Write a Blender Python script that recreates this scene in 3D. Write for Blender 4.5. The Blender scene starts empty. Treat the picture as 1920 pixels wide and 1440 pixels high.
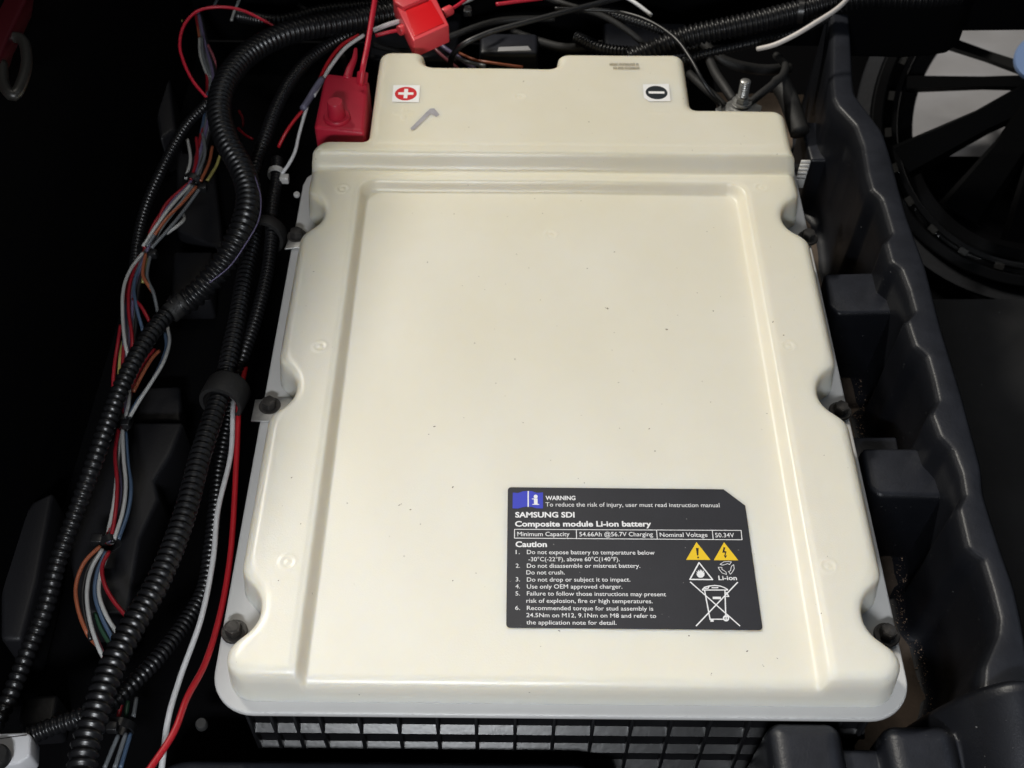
import bpy, bmesh, math, random
import numpy as np
from mathutils import Vector, Matrix
random.seed(4)
SC = bpy.context.scene
S = 0.01                                   # all lengths below are centimetres

# ---------------------------------------------------------------- camera
F = 2200.0
_Y = np.array([26, 2684, -F]); _Y /= np.linalg.norm(_Y)
_X = np.array([1, -.0097, 0.]); _X -= _Y * _X.dot(_Y); _X /= np.linalg.norm(_X)
_Z = np.cross(_X, _Y)
ROT = np.stack([_X, _Y, _Z])
CAM = np.array([-2.682, -24.638, 56.715])
cd = bpy.data.cameras.new('camera'); cam = bpy.data.objects.new('camera', cd)
SC.collection.objects.link(cam); SC.camera = cam
M = Matrix([[*ROT[i], CAM[i] * S] for i in range(3)] + [[0, 0, 0, 1]])
cam.matrix_world = M
cd.lens = F / 1920 * 36; cd.sensor_width = 36; cd.clip_start = .02; cd.clip_end = 50
cd.dof.use_dof = True; cd.dof.focus_distance = .64; cd.dof.aperture_fstop = 20

# ---------------------------------------------------------------- world and lamps
W = bpy.data.worlds.new('World'); SC.world = W; W.use_nodes = True
bg = W.node_tree.nodes['Background']
bg.inputs[0].default_value = (.80, .88, 1, 1); bg.inputs[1].default_value = .018
def lamp(name, loc, target, sx, sy, power, col):
    l = bpy.data.lights.new(name, 'AREA'); l.shape = 'RECTANGLE'; l.size = sx * S; l.size_y = sy * S
    l.energy = power; l.color = col
    o = bpy.data.objects.new(name, l); SC.collection.objects.link(o)
    o.location = Vector(loc) * S
    o.rotation_euler = (Vector(target) - Vector(loc)).to_track_quat('-Z', 'Y').to_euler()
    return o
lamp('ceiling_lamp_left', (-140, 160, 201), (-2, 12, 0), 50, 14, 60, (1, .95, .85))
lamp('ceiling_lamp_back', (0, 125, 255), (0, 15, 0), 110, 5, 7, (1, .94, .84))
lamp('front_lamp', (-12, -60, 60), (-5, 10, 0), 18, 6, 5.7, (.93, .965, 1))  # unseen frontal lamp behind the camera, placed to brighten the lid front
lamp('right_fill', (150, 30, 150), (18, 12, 0), 90, 8, 1.5, (.70, .84, 1))  # added bluish fill to brighten the tray side, no known source
SC.view_settings.view_transform = 'Standard'; SC.view_settings.look = 'None'
SC.view_settings.exposure = .03; SC.view_settings.gamma = 1

# ---------------------------------------------------------------- helpers
def at(u, v, z=0.0):
    """point at height z (cm) seen at photo pixel u, v"""
    d = ROT @ np.array([u - 960, 720 - v, -F]); t = (z - CAM[2]) / d[2]
    return CAM + d * t
def mat(name, col, rough=.5, metal=0, spec=.5, bump=0, bscale=80, vary=0, vscale=12, col2=None,
        specks=0, speck_col=(.45, .43, .4), speck_scale=220, sss=0, coat=0, scratch=0):
    m = bpy.data.materials.new(name); m.use_nodes = True; nt = m.node_tree; N = nt.nodes; L = nt.links
    b = N['Principled BSDF']; b.inputs['Base Color'].default_value = (*col, 1)
    b.inputs['Roughness'].default_value = rough; b.inputs['Metallic'].default_value = metal
    b.inputs['Specular IOR Level'].default_value = spec
    if coat: b.inputs['Coat Weight'].default_value = coat; b.inputs['Coat Roughness'].default_value = .15
    tc = N.new('ShaderNodeTexCoord'); src = None
    def noise(sc, det=4, ro=.6):
        n = N.new('ShaderNodeTexNoise'); n.inputs['Scale'].default_value = sc; n.inputs['Detail'].default_value = det
        n.inputs['Roughness'].default_value = ro; L.new(tc.outputs['Object'], n.inputs['Vector']); return n
    def ramp(fac, a, b_, c0, c1):
        r = N.new('ShaderNodeValToRGB'); r.color_ramp.elements[0].position = a; r.color_ramp.elements[1].position = b_
        r.color_ramp.elements[0].color = (*c0, 1); r.color_ramp.elements[1].color = (*c1, 1); L.new(fac, r.inputs[0]); return r
    if vary:
        c2 = col2 or tuple(min(1, c * (1 + vary)) for c in col)
        c1 = col if col2 else tuple(c * (1 - vary) for c in col)
        n = noise(vscale); r = ramp(n.outputs['Fac'], .25, .75, c1, c2); src = r.outputs[0]
        n2 = noise(vscale * 3.1); mr = N.new('ShaderNodeMapRange'); mr.inputs[3].default_value = rough * .92; mr.inputs[4].default_value = min(1, rough * 1.1)
        L.new(n2.outputs['Fac'], mr.inputs[0]); L.new(mr.outputs[0], b.inputs['Roughness'])
    if specks:
        n = noise(speck_scale, 2, .5); r = ramp(n.outputs['Fac'], 1 - specks, 1 - specks + .02, (0, 0, 0), (1, 1, 1))
        mx = N.new('ShaderNodeMix'); mx.data_type = 'RGBA'
        L.new(r.outputs[0], mx.inputs[0])
        if src: L.new(src, mx.inputs[6])
        else: mx.inputs[6].default_value = (*col, 1)
        mx.inputs[7].default_value = (*speck_col, 1); src = mx.outputs[2]
    if src: L.new(src, b.inputs['Base Color'])
    if sss:
        b.inputs['Subsurface Weight'].default_value = sss; b.inputs['Subsurface Radius'].default_value = (1, .68, .26)
        b.inputs['Subsurface Scale'].default_value = .012; b.subsurface_method = 'BURLEY'
    if bump:
        n = noise(bscale, 5); bp = N.new('ShaderNodeBump'); bp.inputs['Strength'].default_value = bump
        bp.inputs['Distance'].default_value = .001; L.new(n.outputs['Fac'], bp.inputs['Height']); L.new(bp.outputs[0], b.inputs['Normal'])
    return m
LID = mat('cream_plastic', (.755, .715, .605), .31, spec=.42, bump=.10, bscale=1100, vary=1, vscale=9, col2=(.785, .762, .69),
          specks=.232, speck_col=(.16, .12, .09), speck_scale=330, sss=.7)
def yellow_lid_back():
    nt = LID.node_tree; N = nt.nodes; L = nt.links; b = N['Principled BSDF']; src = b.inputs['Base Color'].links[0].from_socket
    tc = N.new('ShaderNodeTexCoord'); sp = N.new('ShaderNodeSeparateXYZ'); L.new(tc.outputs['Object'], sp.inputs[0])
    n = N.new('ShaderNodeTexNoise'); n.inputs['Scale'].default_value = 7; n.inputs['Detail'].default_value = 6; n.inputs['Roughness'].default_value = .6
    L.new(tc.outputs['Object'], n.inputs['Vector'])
    m1 = N.new('ShaderNodeMapRange'); m1.inputs[1].default_value = .12; m1.inputs[2].default_value = .38; L.new(sp.outputs[1], m1.inputs[0])   # yellower towards the back of the lid
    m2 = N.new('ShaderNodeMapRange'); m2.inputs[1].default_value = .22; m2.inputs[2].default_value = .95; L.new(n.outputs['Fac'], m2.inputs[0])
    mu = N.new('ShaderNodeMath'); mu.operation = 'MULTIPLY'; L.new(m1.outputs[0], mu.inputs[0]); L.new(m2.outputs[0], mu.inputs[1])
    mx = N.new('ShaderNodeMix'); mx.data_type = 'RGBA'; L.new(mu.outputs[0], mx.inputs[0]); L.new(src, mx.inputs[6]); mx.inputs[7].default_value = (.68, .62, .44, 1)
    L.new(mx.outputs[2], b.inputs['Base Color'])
yellow_lid_back()
RIM = mat('grey_white_plastic', (.58, .575, .565), .38, bump=.05, bscale=500, vary=.05, vscale=15)
CASE = mat('black_case_plastic', (.008, .008, .009), .30, spec=.4, bump=.10, bscale=300, vary=.4, vscale=60)
TRAY = mat('black_tray_plastic', (.0055, .006, .008), .38, spec=.30, bump=.16, bscale=700, vary=.35, vscale=9, specks=.25, speck_col=(.10, .10, .10), speck_scale=420)
def lighten_tops(m, col, lo=.55, hi=.98, amt=.85):  # light from above painted into upward faces, with dust-like mottling
    nt = m.node_tree; N = nt.nodes; L = nt.links; b = N['Principled BSDF']; src = b.inputs['Base Color'].links[0].from_socket
    g = N.new('ShaderNodeNewGeometry'); sp = N.new('ShaderNodeSeparateXYZ'); L.new(g.outputs['Normal'], sp.inputs[0])
    mr = N.new('ShaderNodeMapRange'); mr.inputs[1].default_value = lo; mr.inputs[2].default_value = hi; mr.inputs[4].default_value = amt; L.new(sp.outputs[2], mr.inputs[0])
    tc = N.new('ShaderNodeTexCoord'); n = N.new('ShaderNodeTexNoise'); n.inputs['Scale'].default_value = 60; n.inputs['Detail'].default_value = 8; n.inputs['Roughness'].default_value = .7
    L.new(tc.outputs['Object'], n.inputs['Vector'])
    m2 = N.new('ShaderNodeMapRange'); m2.inputs[1].default_value = .3; m2.inputs[2].default_value = .7; m2.inputs[3].default_value = .45; L.new(n.outputs['Fac'], m2.inputs[0])
    mu = N.new('ShaderNodeMath'); mu.operation = 'MULTIPLY'; L.new(mr.outputs[0], mu.inputs[0]); L.new(m2.outputs[0], mu.inputs[1])
    mx = N.new('ShaderNodeMix'); mx.data_type = 'RGBA'; L.new(mu.outputs[0], mx.inputs[0]); L.new(src, mx.inputs[6]); mx.inputs[7].default_value = (*col, 1)
    L.new(mx.outputs[2], b.inputs['Base Color'])
lighten_tops(TRAY, (.024, .026, .034))
TRAYF = mat('dusty_tray_floor', (.06, .048, .038), .75, bump=.5, bscale=250, vary=1, vscale=30, col2=(.24, .175, .13), specks=.31, speck_col=(.11, .08, .06), speck_scale=260)
TROUGH = mat('dull_black_plastic', (.010, .010, .012), .5, spec=.4, bump=.15, bscale=400)
DIRT = mat('dried_mud', (.38, .26, .18), .9, bump=.6, bscale=300, vary=.4, vscale=50)
CONDUIT = mat('black_conduit_plastic', (.008, .008, .009), .33, vary=.3, vscale=30)
RUBBER = mat('black_rubber', (.014, .0135, .0135), .6, bump=.3, bscale=400, vary=.3, vscale=40)
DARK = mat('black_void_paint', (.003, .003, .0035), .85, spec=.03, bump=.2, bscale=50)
GLOSSBLK = mat('glossy_black_paint', (.005, .005, .0055), .14, spec=.9)
RIBM = mat('glint_bead_metal', (.09, .088, .085), .22, metal=.8)  # brighter metal on the ribs stands in for glints of the gloss rim
SPOKE = mat('satin_black_paint', (.002, .002, .0022), .5, spec=.05, bump=.2)
TYRE = mat('tyre_rubber', (.011, .012, .016), .75, bump=.4, bscale=200)
CONCRETE = mat('pale_concrete', (.36, .355, .37), .8, vary=.15, vscale=8)
STEEL = mat('zinc_steel', (.50, .50, .49), .38, metal=.9, bump=.35, bscale=450, vary=.3, vscale=60)
BOLT = mat('black_oxide_steel', (.045, .042, .04), .36, metal=.4, bump=.3, bscale=500, vary=.3, vscale=80)
BOOT = mat('red_vinyl', (.52, .018, .045), .42, bump=.15, bscale=500, vary=.12, vscale=30)
FUSE = mat('red_fuse_plastic', (.78, .07, .085), .35, bump=.1, bscale=500)
FUSED = mat('deep_red_plastic', (.72, .012, .018), .3)
MAROON = mat('maroon_paint', (.045, .003, .006), .3)
TIEW = mat('natural_nylon', (.55, .54, .52), .4)
TIEB = mat('black_nylon', (.012, .012, .013), .35)
SHRINK = mat('purple_grey_shrink', (.16, .155, .22), .35, bump=.3, bscale=200)
LABEL = mat('charcoal_label_film', (.018, .019, .026), .42, bump=.06, bscale=900, vary=.14, vscale=40, specks=.24, speck_col=(.2, .2, .2), speck_scale=420)
INK = mat('white_print', (.80, .80, .82), .5)
YEL = mat('yellow_print', (.83, .55, .015), .5)
BLK = mat('black_print', (.02, .012, .01), .5)
BLUE = mat('blue_print', (.035, .05, .50), .5)
STICK = mat('white_sticker', (.86, .85, .84), .4)
REDP = mat('red_print', (.58, .008, .015), .45)
BLKP = mat('dark_print', (.015, .02, .025), .45)
MARK = mat('grey_marker', (.34, .325, .35), .6, vary=.25, vscale=120)
FAINT = mat('faint_grey_print', (.33, .30, .24), .6, vary=.3, vscale=400)
def wiremat(n, c): return mat(n, c, .38, bump=.08, bscale=300, vary=.12, vscale=60)
WR = wiremat('red_wire', (.26, .010, .018)); WRB = wiremat('bright_red_wire', (.60, .02, .045)); WW = wiremat('white_wire', (.40, .40, .39)); WL = wiremat('lit_white_wire', (.66, .66, .67)); WRL = wiremat('lit_red_wire', (.46, .014, .022))  # harness red and white darkened for shade; lit copies for wires in the open
WB = wiremat('blue_wire', (.055, .09, .15)); WP = wiremat('violet_wire', (.13, .11, .20)); WO = wiremat('orange_wire', (.30, .085, .04))
WK = wiremat('black_wire', (.012, .012, .013)); WG = wiremat('grey_wire', (.13, .14, .15)); WY = wiremat('yellow_wire', (.33, .29, .09)); WGR = wiremat('green_wire', (.02, .06, .035))
WPK = wiremat('pink_wire', (.28, .08, .10))

def tag(o, label=None, cat=None, group=None, kind=None):
    if label: o['label'] = label
    if cat: o['category'] = cat
    if group: o['group'] = group
    if kind: o['kind'] = kind
    return o
def mk(name, V, Fc, m, parent=None, smooth=True, sharp=None):
    me = bpy.data.meshes.new(name)
    V = np.asarray(V, float) * S
    me.from_pydata([tuple(v) for v in V], [], [tuple(f) for f in Fc]); me.update()
    if smooth: me.polygons.foreach_set('use_smooth', [True] * len(me.polygons))
    if sharp: me.set_sharp_from_angle(angle=math.radians(sharp))
    if m: me.materials.append(m)
    o = bpy.data.objects.new(name, me); SC.collection.objects.link(o)
    if parent: o.parent = parent; o.matrix_parent_inverse = parent.matrix_world.inverted()
    return o
def empty(name, loc=(0, 0, 0)):
    o = bpy.data.objects.new(name, None); SC.collection.objects.link(o); o.location = Vector([float(c) for c in loc]) * S
    o.empty_display_size = .02; bpy.context.view_layer.update(); return o
def catmull(P, step):
    P = np.asarray(P, float); n = len(P); out = []
    if n == 2: 
        k = max(2, int(np.linalg.norm(P[1] - P[0]) / step)); return np.array([P[0] + (P[1] - P[0]) * i / k for i in range(k + 1)])
    Q = np.vstack([2 * P[0] - P[1], P, 2 * P[-1] - P[-2]])
    for i in range(1, n):
        a, b, c, d = Q[i - 1], Q[i], Q[i + 1], Q[i + 2]
        def kn(p, q): return max(1e-4, np.linalg.norm(p - q)) ** .5
        t0 = 0; t1 = t0 + kn(a, b); t2 = t1 + kn(b, c); t3 = t2 + kn(c, d)
        k = int(max(16, 1.6 * np.linalg.norm(c - b) / step))
        for j in range(k):
            t = t1 + (t2 - t1) * j / k
            A1 = (t1 - t) / (t1 - t0) * a + (t - t0) / (t1 - t0) * b; A2 = (t2 - t) / (t2 - t1) * b + (t - t1) / (t2 - t1) * c
            A3 = (t3 - t) / (t3 - t2) * c + (t - t2) / (t3 - t2) * d
            B1 = (t2 - t) / (t2 - t0) * A1 + (t - t0) / (t2 - t0) * A2; B2 = (t3 - t) / (t3 - t1) * A2 + (t - t1) / (t3 - t1) * A3
            out.append((t2 - t) / (t2 - t1) * B1 + (t - t1) / (t2 - t1) * B2)
    out.append(P[-1]); out = np.array(out)
    s = np.concatenate([[0], np.cumsum(np.linalg.norm(np.diff(out, axis=0), axis=1))])
    m = max(3, int(s[-1] / step)); ss = np.linspace(0, s[-1], m + 1)
    return np.stack([np.interp(ss, s, out[:, i]) for i in range(3)], 1)
def sweep(C, rad, seg=10, cap=True):
    """tube along C; rad: number or array"""
    n = len(C); rad = np.ones(n) * rad
    T = np.gradient(C, axis=0); T /= np.linalg.norm(T, axis=1)[:, None] + 1e-12
    up = np.array([0, 0, 1.]) if abs(T[0][2]) < .9 else np.array([1., 0, 0])
    Nn = np.cross(T[0], up); Nn /= np.linalg.norm(Nn); V = []
    for i in range(n):
        Nn = Nn - T[i] * Nn.dot(T[i]); Nn /= np.linalg.norm(Nn); B = np.cross(T[i], Nn)
        for j in range(seg):
            a = 2 * math.pi * j / seg; V.append(C[i] + rad[i] * (math.cos(a) * Nn + math.sin(a) * B))
    Fc = [(i * seg + j, i * seg + (j + 1) % seg, (i + 1) * seg + (j + 1) % seg, (i + 1) * seg + j) for i in range(n - 1) for j in range(seg)]
    if cap: Fc.append(tuple(range(seg))[::-1]); Fc.append(tuple(range((n - 1) * seg, n * seg)))
    return V, Fc
def pts(L): return [at(*p) for p in L]
def wire(name, L, r, m, parent=None, step=.25, seg=10):
    V, Fc = sweep(catmull(pts(L), step), r, seg); return mk(name, V, Fc, m, parent)
def conduit(name, L, r, m=CONDUIT, parent=None, pitch=.42, depth=.22, r2=None, seg=20):
    C = catmull(pts(L), pitch / 8); n = len(C); s = np.linspace(0, 1, n)
    L_ = n * pitch / 7; ph = np.cos(2 * math.pi * np.arange(n) / 8)
    prof = (.5 + .5 * ph) ** .7
    R = (r + ((r2 or r) - r) * s) * (1 - depth * (1 - prof))
    V, Fc = sweep(C, R, seg); return mk(name, V, Fc, m, parent)
def prism(name, poly, z0, z1, m, parent=None, bev=0, seg=3, smooth=True):
    bm = bmesh.new(); vs = [bm.verts.new((p[0] * S, p[1] * S, z0 * S)) for p in poly]; f = bm.faces.new(vs)
    r = bmesh.ops.extrude_face_region(bm, geom=[f]); bmesh.ops.translate(bm, verts=[v for v in r['geom'] if isinstance(v, bmesh.types.BMVert)], vec=(0, 0, (z1 - z0) * S))
    bmesh.ops.recalc_face_normals(bm, faces=bm.faces)
    if bev: bmesh.ops.bevel(bm, geom=[e for e in bm.edges if e.calc_face_angle(0) > .6], offset=bev * S, segments=seg, profile=.5, affect='EDGES', clamp_overlap=True)
    me = bpy.data.meshes.new(name); bm.to_mesh(me); bm.free()
    if smooth: me.polygons.foreach_set('use_smooth', [True] * len(me.polygons)); me.set_sharp_from_angle(angle=math.radians(50))
    me.materials.append(m); o = bpy.data.objects.new(name, me); SC.collection.objects.link(o)
    if parent: o.parent = parent; o.matrix_parent_inverse = parent.matrix_world.inverted()
    return o
def box(name, x0, x1, y0, y1, z0, z1, m, parent=None, bev=.1, seg=3):
    return prism(name, [(x0, y0), (x1, y0), (x1, y1), (x0, y1)], z0, z1, m, parent, bev, seg)
def rrect(x0, x1, y0, y1, r, n=8):
    P = []
    for cx, cy, a0 in ((x1 - r, y1 - r, 0), (x0 + r, y1 - r, 90), (x0 + r, y0 + r, 180), (x1 - r, y0 + r, 270)):
        for i in range(n + 1):
            a = math.radians(a0 + 90 * i / n); P.append((cx + r * math.cos(a), cy + r * math.sin(a)))
    return P
def cyl(name, c, ax, r, h, m, parent=None, seg=24, bev=.03, r2=None):
    """solid of revolution-ish cylinder from c along ax"""
    ax = np.asarray(ax, float); ax /= np.linalg.norm(ax); c = np.asarray(c, float); r2 = r2 or r
    C = [c, c + ax * .001, c + ax * bev, c + ax * (h - bev), c + ax * (h - .001), c + ax * h]
    V, Fc = sweep(np.array(C), [r - bev, r - bev * .6, r, r2, r2 - bev * .6, r2 - bev], seg)
    return mk(name, V, Fc, m, parent, sharp=40)
def smooth01(t): t = np.clip(t, 0, 1); return t * t * (3 - 2 * t)
def sdbox(x, y, x0, x1, y0, y1, r):
    cx, cy, hx, hy = (x0 + x1) / 2, (y0 + y1) / 2, (x1 - x0) / 2 - r, (y1 - y0) / 2 - r
    qx, qy = np.abs(x - cx) - hx, np.abs(y - cy) - hy
    return r - (np.hypot(np.maximum(qx, 0), np.maximum(qy, 0)) + np.minimum(np.maximum(qx, qy), 0))     # positive inside
def smin(a, b, k): h = np.maximum(k - np.abs(a - b), 0) / k; return np.minimum(a, b) - h * h * k / 4
def smax(a, b, k): return -smin(-a, -b, k)
def wallprof(d, top, r, k, base=0.0):
    a = (top - base - r) / k
    q = np.clip(d - a, 0, r)
    return np.where(d < a, base + d * k, top - r + np.sqrt(np.maximum(r * r - (r - q) ** 2, 0)))
def hfield(name, X, Yg, Z, keep, m, parent=None):
    ny, nx = Z.shape; idx = -np.ones(Z.shape, int)
    q = keep[:-1, :-1] | keep[1:, :-1] | keep[:-1, 1:] | keep[1:, 1:]
    use = np.zeros(Z.shape, bool); use[:-1, :-1] |= q; use[1:, :-1] |= q; use[:-1, 1:] |= q; use[1:, 1:] |= q
    idx[use] = np.arange(use.sum()); V = np.stack([X[use], Yg[use], Z[use]], 1) * S
    Fq = np.stack([idx[:-1, :-1][q], idx[:-1, 1:][q], idx[1:, 1:][q], idx[1:, :-1][q]], 1)
    me = bpy.data.meshes.new(name); me.vertices.add(len(V)); me.vertices.foreach_set('co', V.ravel())
    me.loops.add(Fq.size); me.loops.foreach_set('vertex_index', Fq.ravel().astype(np.int32))
    me.polygons.add(len(Fq)); me.polygons.foreach_set('loop_start', np.arange(0, Fq.size, 4, dtype=np.int32))
    me.polygons.foreach_set('loop_total', np.full(len(Fq), 4, np.int32)); me.update(calc_edges=True); me.validate()
    me.polygons.foreach_set('use_smooth', [True] * len(me.polygons)); me.materials.append(m)
    o = bpy.data.objects.new(name, me); SC.collection.objects.link(o)
    if parent: o.parent = parent; o.matrix_parent_inverse = parent.matrix_world.inverted()
    return o

# ---------------------------------------------------------------- setting: floor and dark bay round the battery
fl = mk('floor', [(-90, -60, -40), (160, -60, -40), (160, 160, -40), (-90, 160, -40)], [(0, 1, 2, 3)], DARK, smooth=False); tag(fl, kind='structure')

# ---------------------------------------------------------------- battery pack
bat = empty('battery_pack', (0, 20, -9))
tag(bat, 'large flat battery pack with cream plastic lid and charcoal warning label', 'battery')
gs = .085
xs = np.arange(-17.9, 18.0, gs); ys = np.arange(0.2, 52.6, gs); X, Yg = np.meshgrid(xs, ys)
dA = sdbox(X, Yg, -17.15, 17.25, .72, 41.3, 1.5)
dB = sdbox(X, Yg, 2, 17.2, 20, 45.2, 1.3)
dT = sdbox(X, Yg, -13.3, 10.45, 30, 51.85, 1.25)
dT = smin(dT, -sdbox(X, Yg, -9.25, .25, 50.05, 60, .5), .7)
d = smax(smax(dA, dB, .3), dT, .8)
NOT = [(sx * 17.35, yy) for yy in (4.62, 19.35, 34.6) for sx in (-1, 1)]
near = np.zeros(X.shape)
for cx, cy in NOT:
    q = np.hypot(X - cx, (Yg - cy) * np.where(Yg > cy, .90, 1)) - 1.60
    d = smin(d, q, .9); near = np.maximum(near, np.exp(-np.maximum(q, 0) ** 2 / .5))
rec = sdbox(X, Yg, -13.40, 13.35, -30, 38.2, 1.3)
T = 2.5 + 1.2 * smooth01((Yg - 39.0) / .85) + .06 * smooth01((Yg - 40.4) / .4) - .8 * smooth01(rec / .56)
T = T + .05 * smooth01((sdbox(X, Yg, -13.75, 13.7, -30, 38.6, 1.6)) / -.3 + 1) * (Yg < 38.8)
T += .025 * np.sin(X * .33 + 1) * np.sin(Yg * .21) + .012 * np.sin(X * .9 + Yg * .35)
def dimple(u, v, z, r=.40, a=.028):
    global T
    p = at(u, v, z); q = np.hypot(X - p[0], Yg - p[1]); T = T + a * np.exp(-((q - r) / .09) ** 2) + a * .9 * np.exp(-(q / .14) ** 2) - a * .7 * np.exp(-((q - r * .55) / .12) ** 2)
for u, v, z in ((1033, 442, 1.6), (643, 355, 2.5), (1427, 352, 2.5), (600, 650, 2.5), (1478, 650, 2.5), (540, 1055, 2.5), (1553, 1062, 2.5), (975, 183, 3.7)):
    dimple(u, v, z)
p = at(757, 213, 3.7)                                # faint moulded plus and minus under the stickers
T += .018 * ((np.abs(X - p[0]) < .75) & (np.abs(Yg - p[1]) < .17) | (np.abs(X - p[0]) < .17) & (np.abs(Yg - p[1]) < .75))
p = at(1237, 211, 3.7); T += .018 * ((np.abs(X - p[0]) < .8) & (np.abs(Yg - p[1]) < .16))
Z = wallprof(d, T, .72 - .42 * near, 10.0)
keep = Z > np.where(Yg > 40.5, -3.5, -.22)
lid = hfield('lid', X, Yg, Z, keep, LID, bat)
rimp = rrect(-18, 18, .08, 46.1, 2.3, 10)
rimp = [(x, y) for x, y in rimp if not (x < 0 and y > 40)] 
i0 = next(i for i, pnt in enumerate(rimp) if pnt[0] < 0)
rimp = rimp[:i0] + [(-8, 46.1), (-8, 42.2), (-16.2, 42.2), (-17.2, 41.9), (-17.8, 41.2), (-18, 40.3)] + rimp[i0:]
prism('rim', rimp, -.42, 0, RIM, bat, .13, 3)
# black ribbed case under the rim
box('case', -16.3, 16.3, .82, 41, -9.6, -.56, CASE, bat, .3)
cols = [-16.2, -15.0, -13.8, -12.5] + [-12.5 + 2.03 * i for i in range(1, 13)] + [13.2, 14.5, 15.8]
ribme = None
for x in cols:
    if ribme is None:
        o = box('rib', -.09, .09, .36, .82, -8.6, -.57, CASE, None, .03, 1); ribme = o.data
    else:
        o = bpy.data.objects.new('rib', ribme); SC.collection.objects.link(o)
    o.parent = bat; o.location = Vector((x * S, 0, 0)) - bat.location
for zz in (-3.2, -5.5, -7.7):
    # sloped shelf closing each row of cells
    V = [(-16.2, .42, zz), (16.2, .42, zz), (16.2, .42, zz - .18), (-16.2, .42, zz - .18), (-16.2, .83, zz + .30), (16.2, .83, zz + .30), (16.2, .83, zz - .18), (-16.2, .83, zz - .18)]
    o = mk('shelf', V, [(0, 1, 2, 3), (4, 5, 1, 0), (5, 6, 2, 1), (7, 4, 0, 3), (3, 2, 6, 7), (4, 7, 6, 5)], CASE, bat, False)
# label
ZL = 1.605
def flat(name, poly, z, m, parent, th=.012):
    bm = bmesh.new(); vs = [bm.verts.new((q[0] * S, q[1] * S, z * S)) for q in poly]; f = bm.faces.new(vs)
    r = bmesh.ops.extrude_face_region(bm, geom=[f]); bmesh.ops.translate(bm, verts=[v for v in r['geom'] if isinstance(v, bmesh.types.BMVert)], vec=(0, 0, th * S))
    bmesh.ops.recalc_face_normals(bm, faces=bm.faces)
    me = bpy.data.meshes.new(name); bm.to_mesh(me); bm.free(); me.materials.append(m)
    o = bpy.data.objects.new(name, me); SC.collection.objects.link(o)
    if parent: o.parent = parent; o.matrix_parent_inverse = parent.matrix_world.inverted()
    return o
lx0, lx1, ly0, ly1 = -2.86, 10.42, 4.1, 12.86
r = .2
lp = [(lx0 + r - r * math.cos(math.radians(a)), ly0 + r - r * math.sin(math.radians(a))) for a in range(0, 91, 15)]
lp += [(lx1 - r + r * math.sin(math.radians(a)), ly0 + r - r * math.cos(math.radians(a))) for a in range(0, 91, 15)]
lp += [(lx1, 11.78), (9.32, ly1)]
lp += [(lx0 + r - r * math.sin(math.radians(a)), ly1 - r + r * math.cos(math.radians(a))) for a in range(0, 91, 15)]
ZL = 1.745
label = flat('warning_label', lp, ZL, LABEL, bat, .02); label['label'] = 'charcoal warning label with white print and yellow triangles'
ZP = ZL + .024
def text(s, u0, u1, v, caph, bold=0, parent=None, m=INK, v1=None):
    c = bpy.data.curves.new('text_line', 'FONT'); c.body = s; c.size = 1; c.offset = bold; c.resolution_u = 3
    o = bpy.data.objects.new('tmp', c); SC.collection.objects.link(o); bpy.context.view_layer.update()
    me = bpy.data.meshes.new_from_object(o.evaluated_get(bpy.context.evaluated_depsgraph_get())); bpy.data.objects.remove(o)
    n = len(me.vertices); co = np.empty(n * 3); me.vertices.foreach_get('co', co); co = co.reshape(-1, 3)
    a = at(u0, v, ZP); b = at(u1, v1 or v, ZP); hgt = np.linalg.norm(at(u0, v, ZP) - at(u0, v - caph, ZP))
    x0, x1 = co[:, 0].min(), co[:, 0].max()
    sx = np.linalg.norm(b - a) / (x1 - x0); sy = hgt / .73 * (1.08 if caph < 8 else 1.03)
    ex = (b - a) / np.linalg.norm(b - a); ey = np.array([-ex[1], ex[0], 0])
    P = a + np.outer((co[:, 0] - x0) * sx, ex) + np.outer(co[:, 1] * sy, ey)
    me.vertices.foreach_set('co', (P * S).ravel()); me.materials.clear(); me.materials.append(m)
    me.update(); me.name = 'text_line'
    o = bpy.data.objects.new('text_line', me); SC.collection.objects.link(o); o.parent = parent; o.matrix_parent_inverse = parent.matrix_world.inverted()
    return o
bpy.context.view_layer.update()
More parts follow.
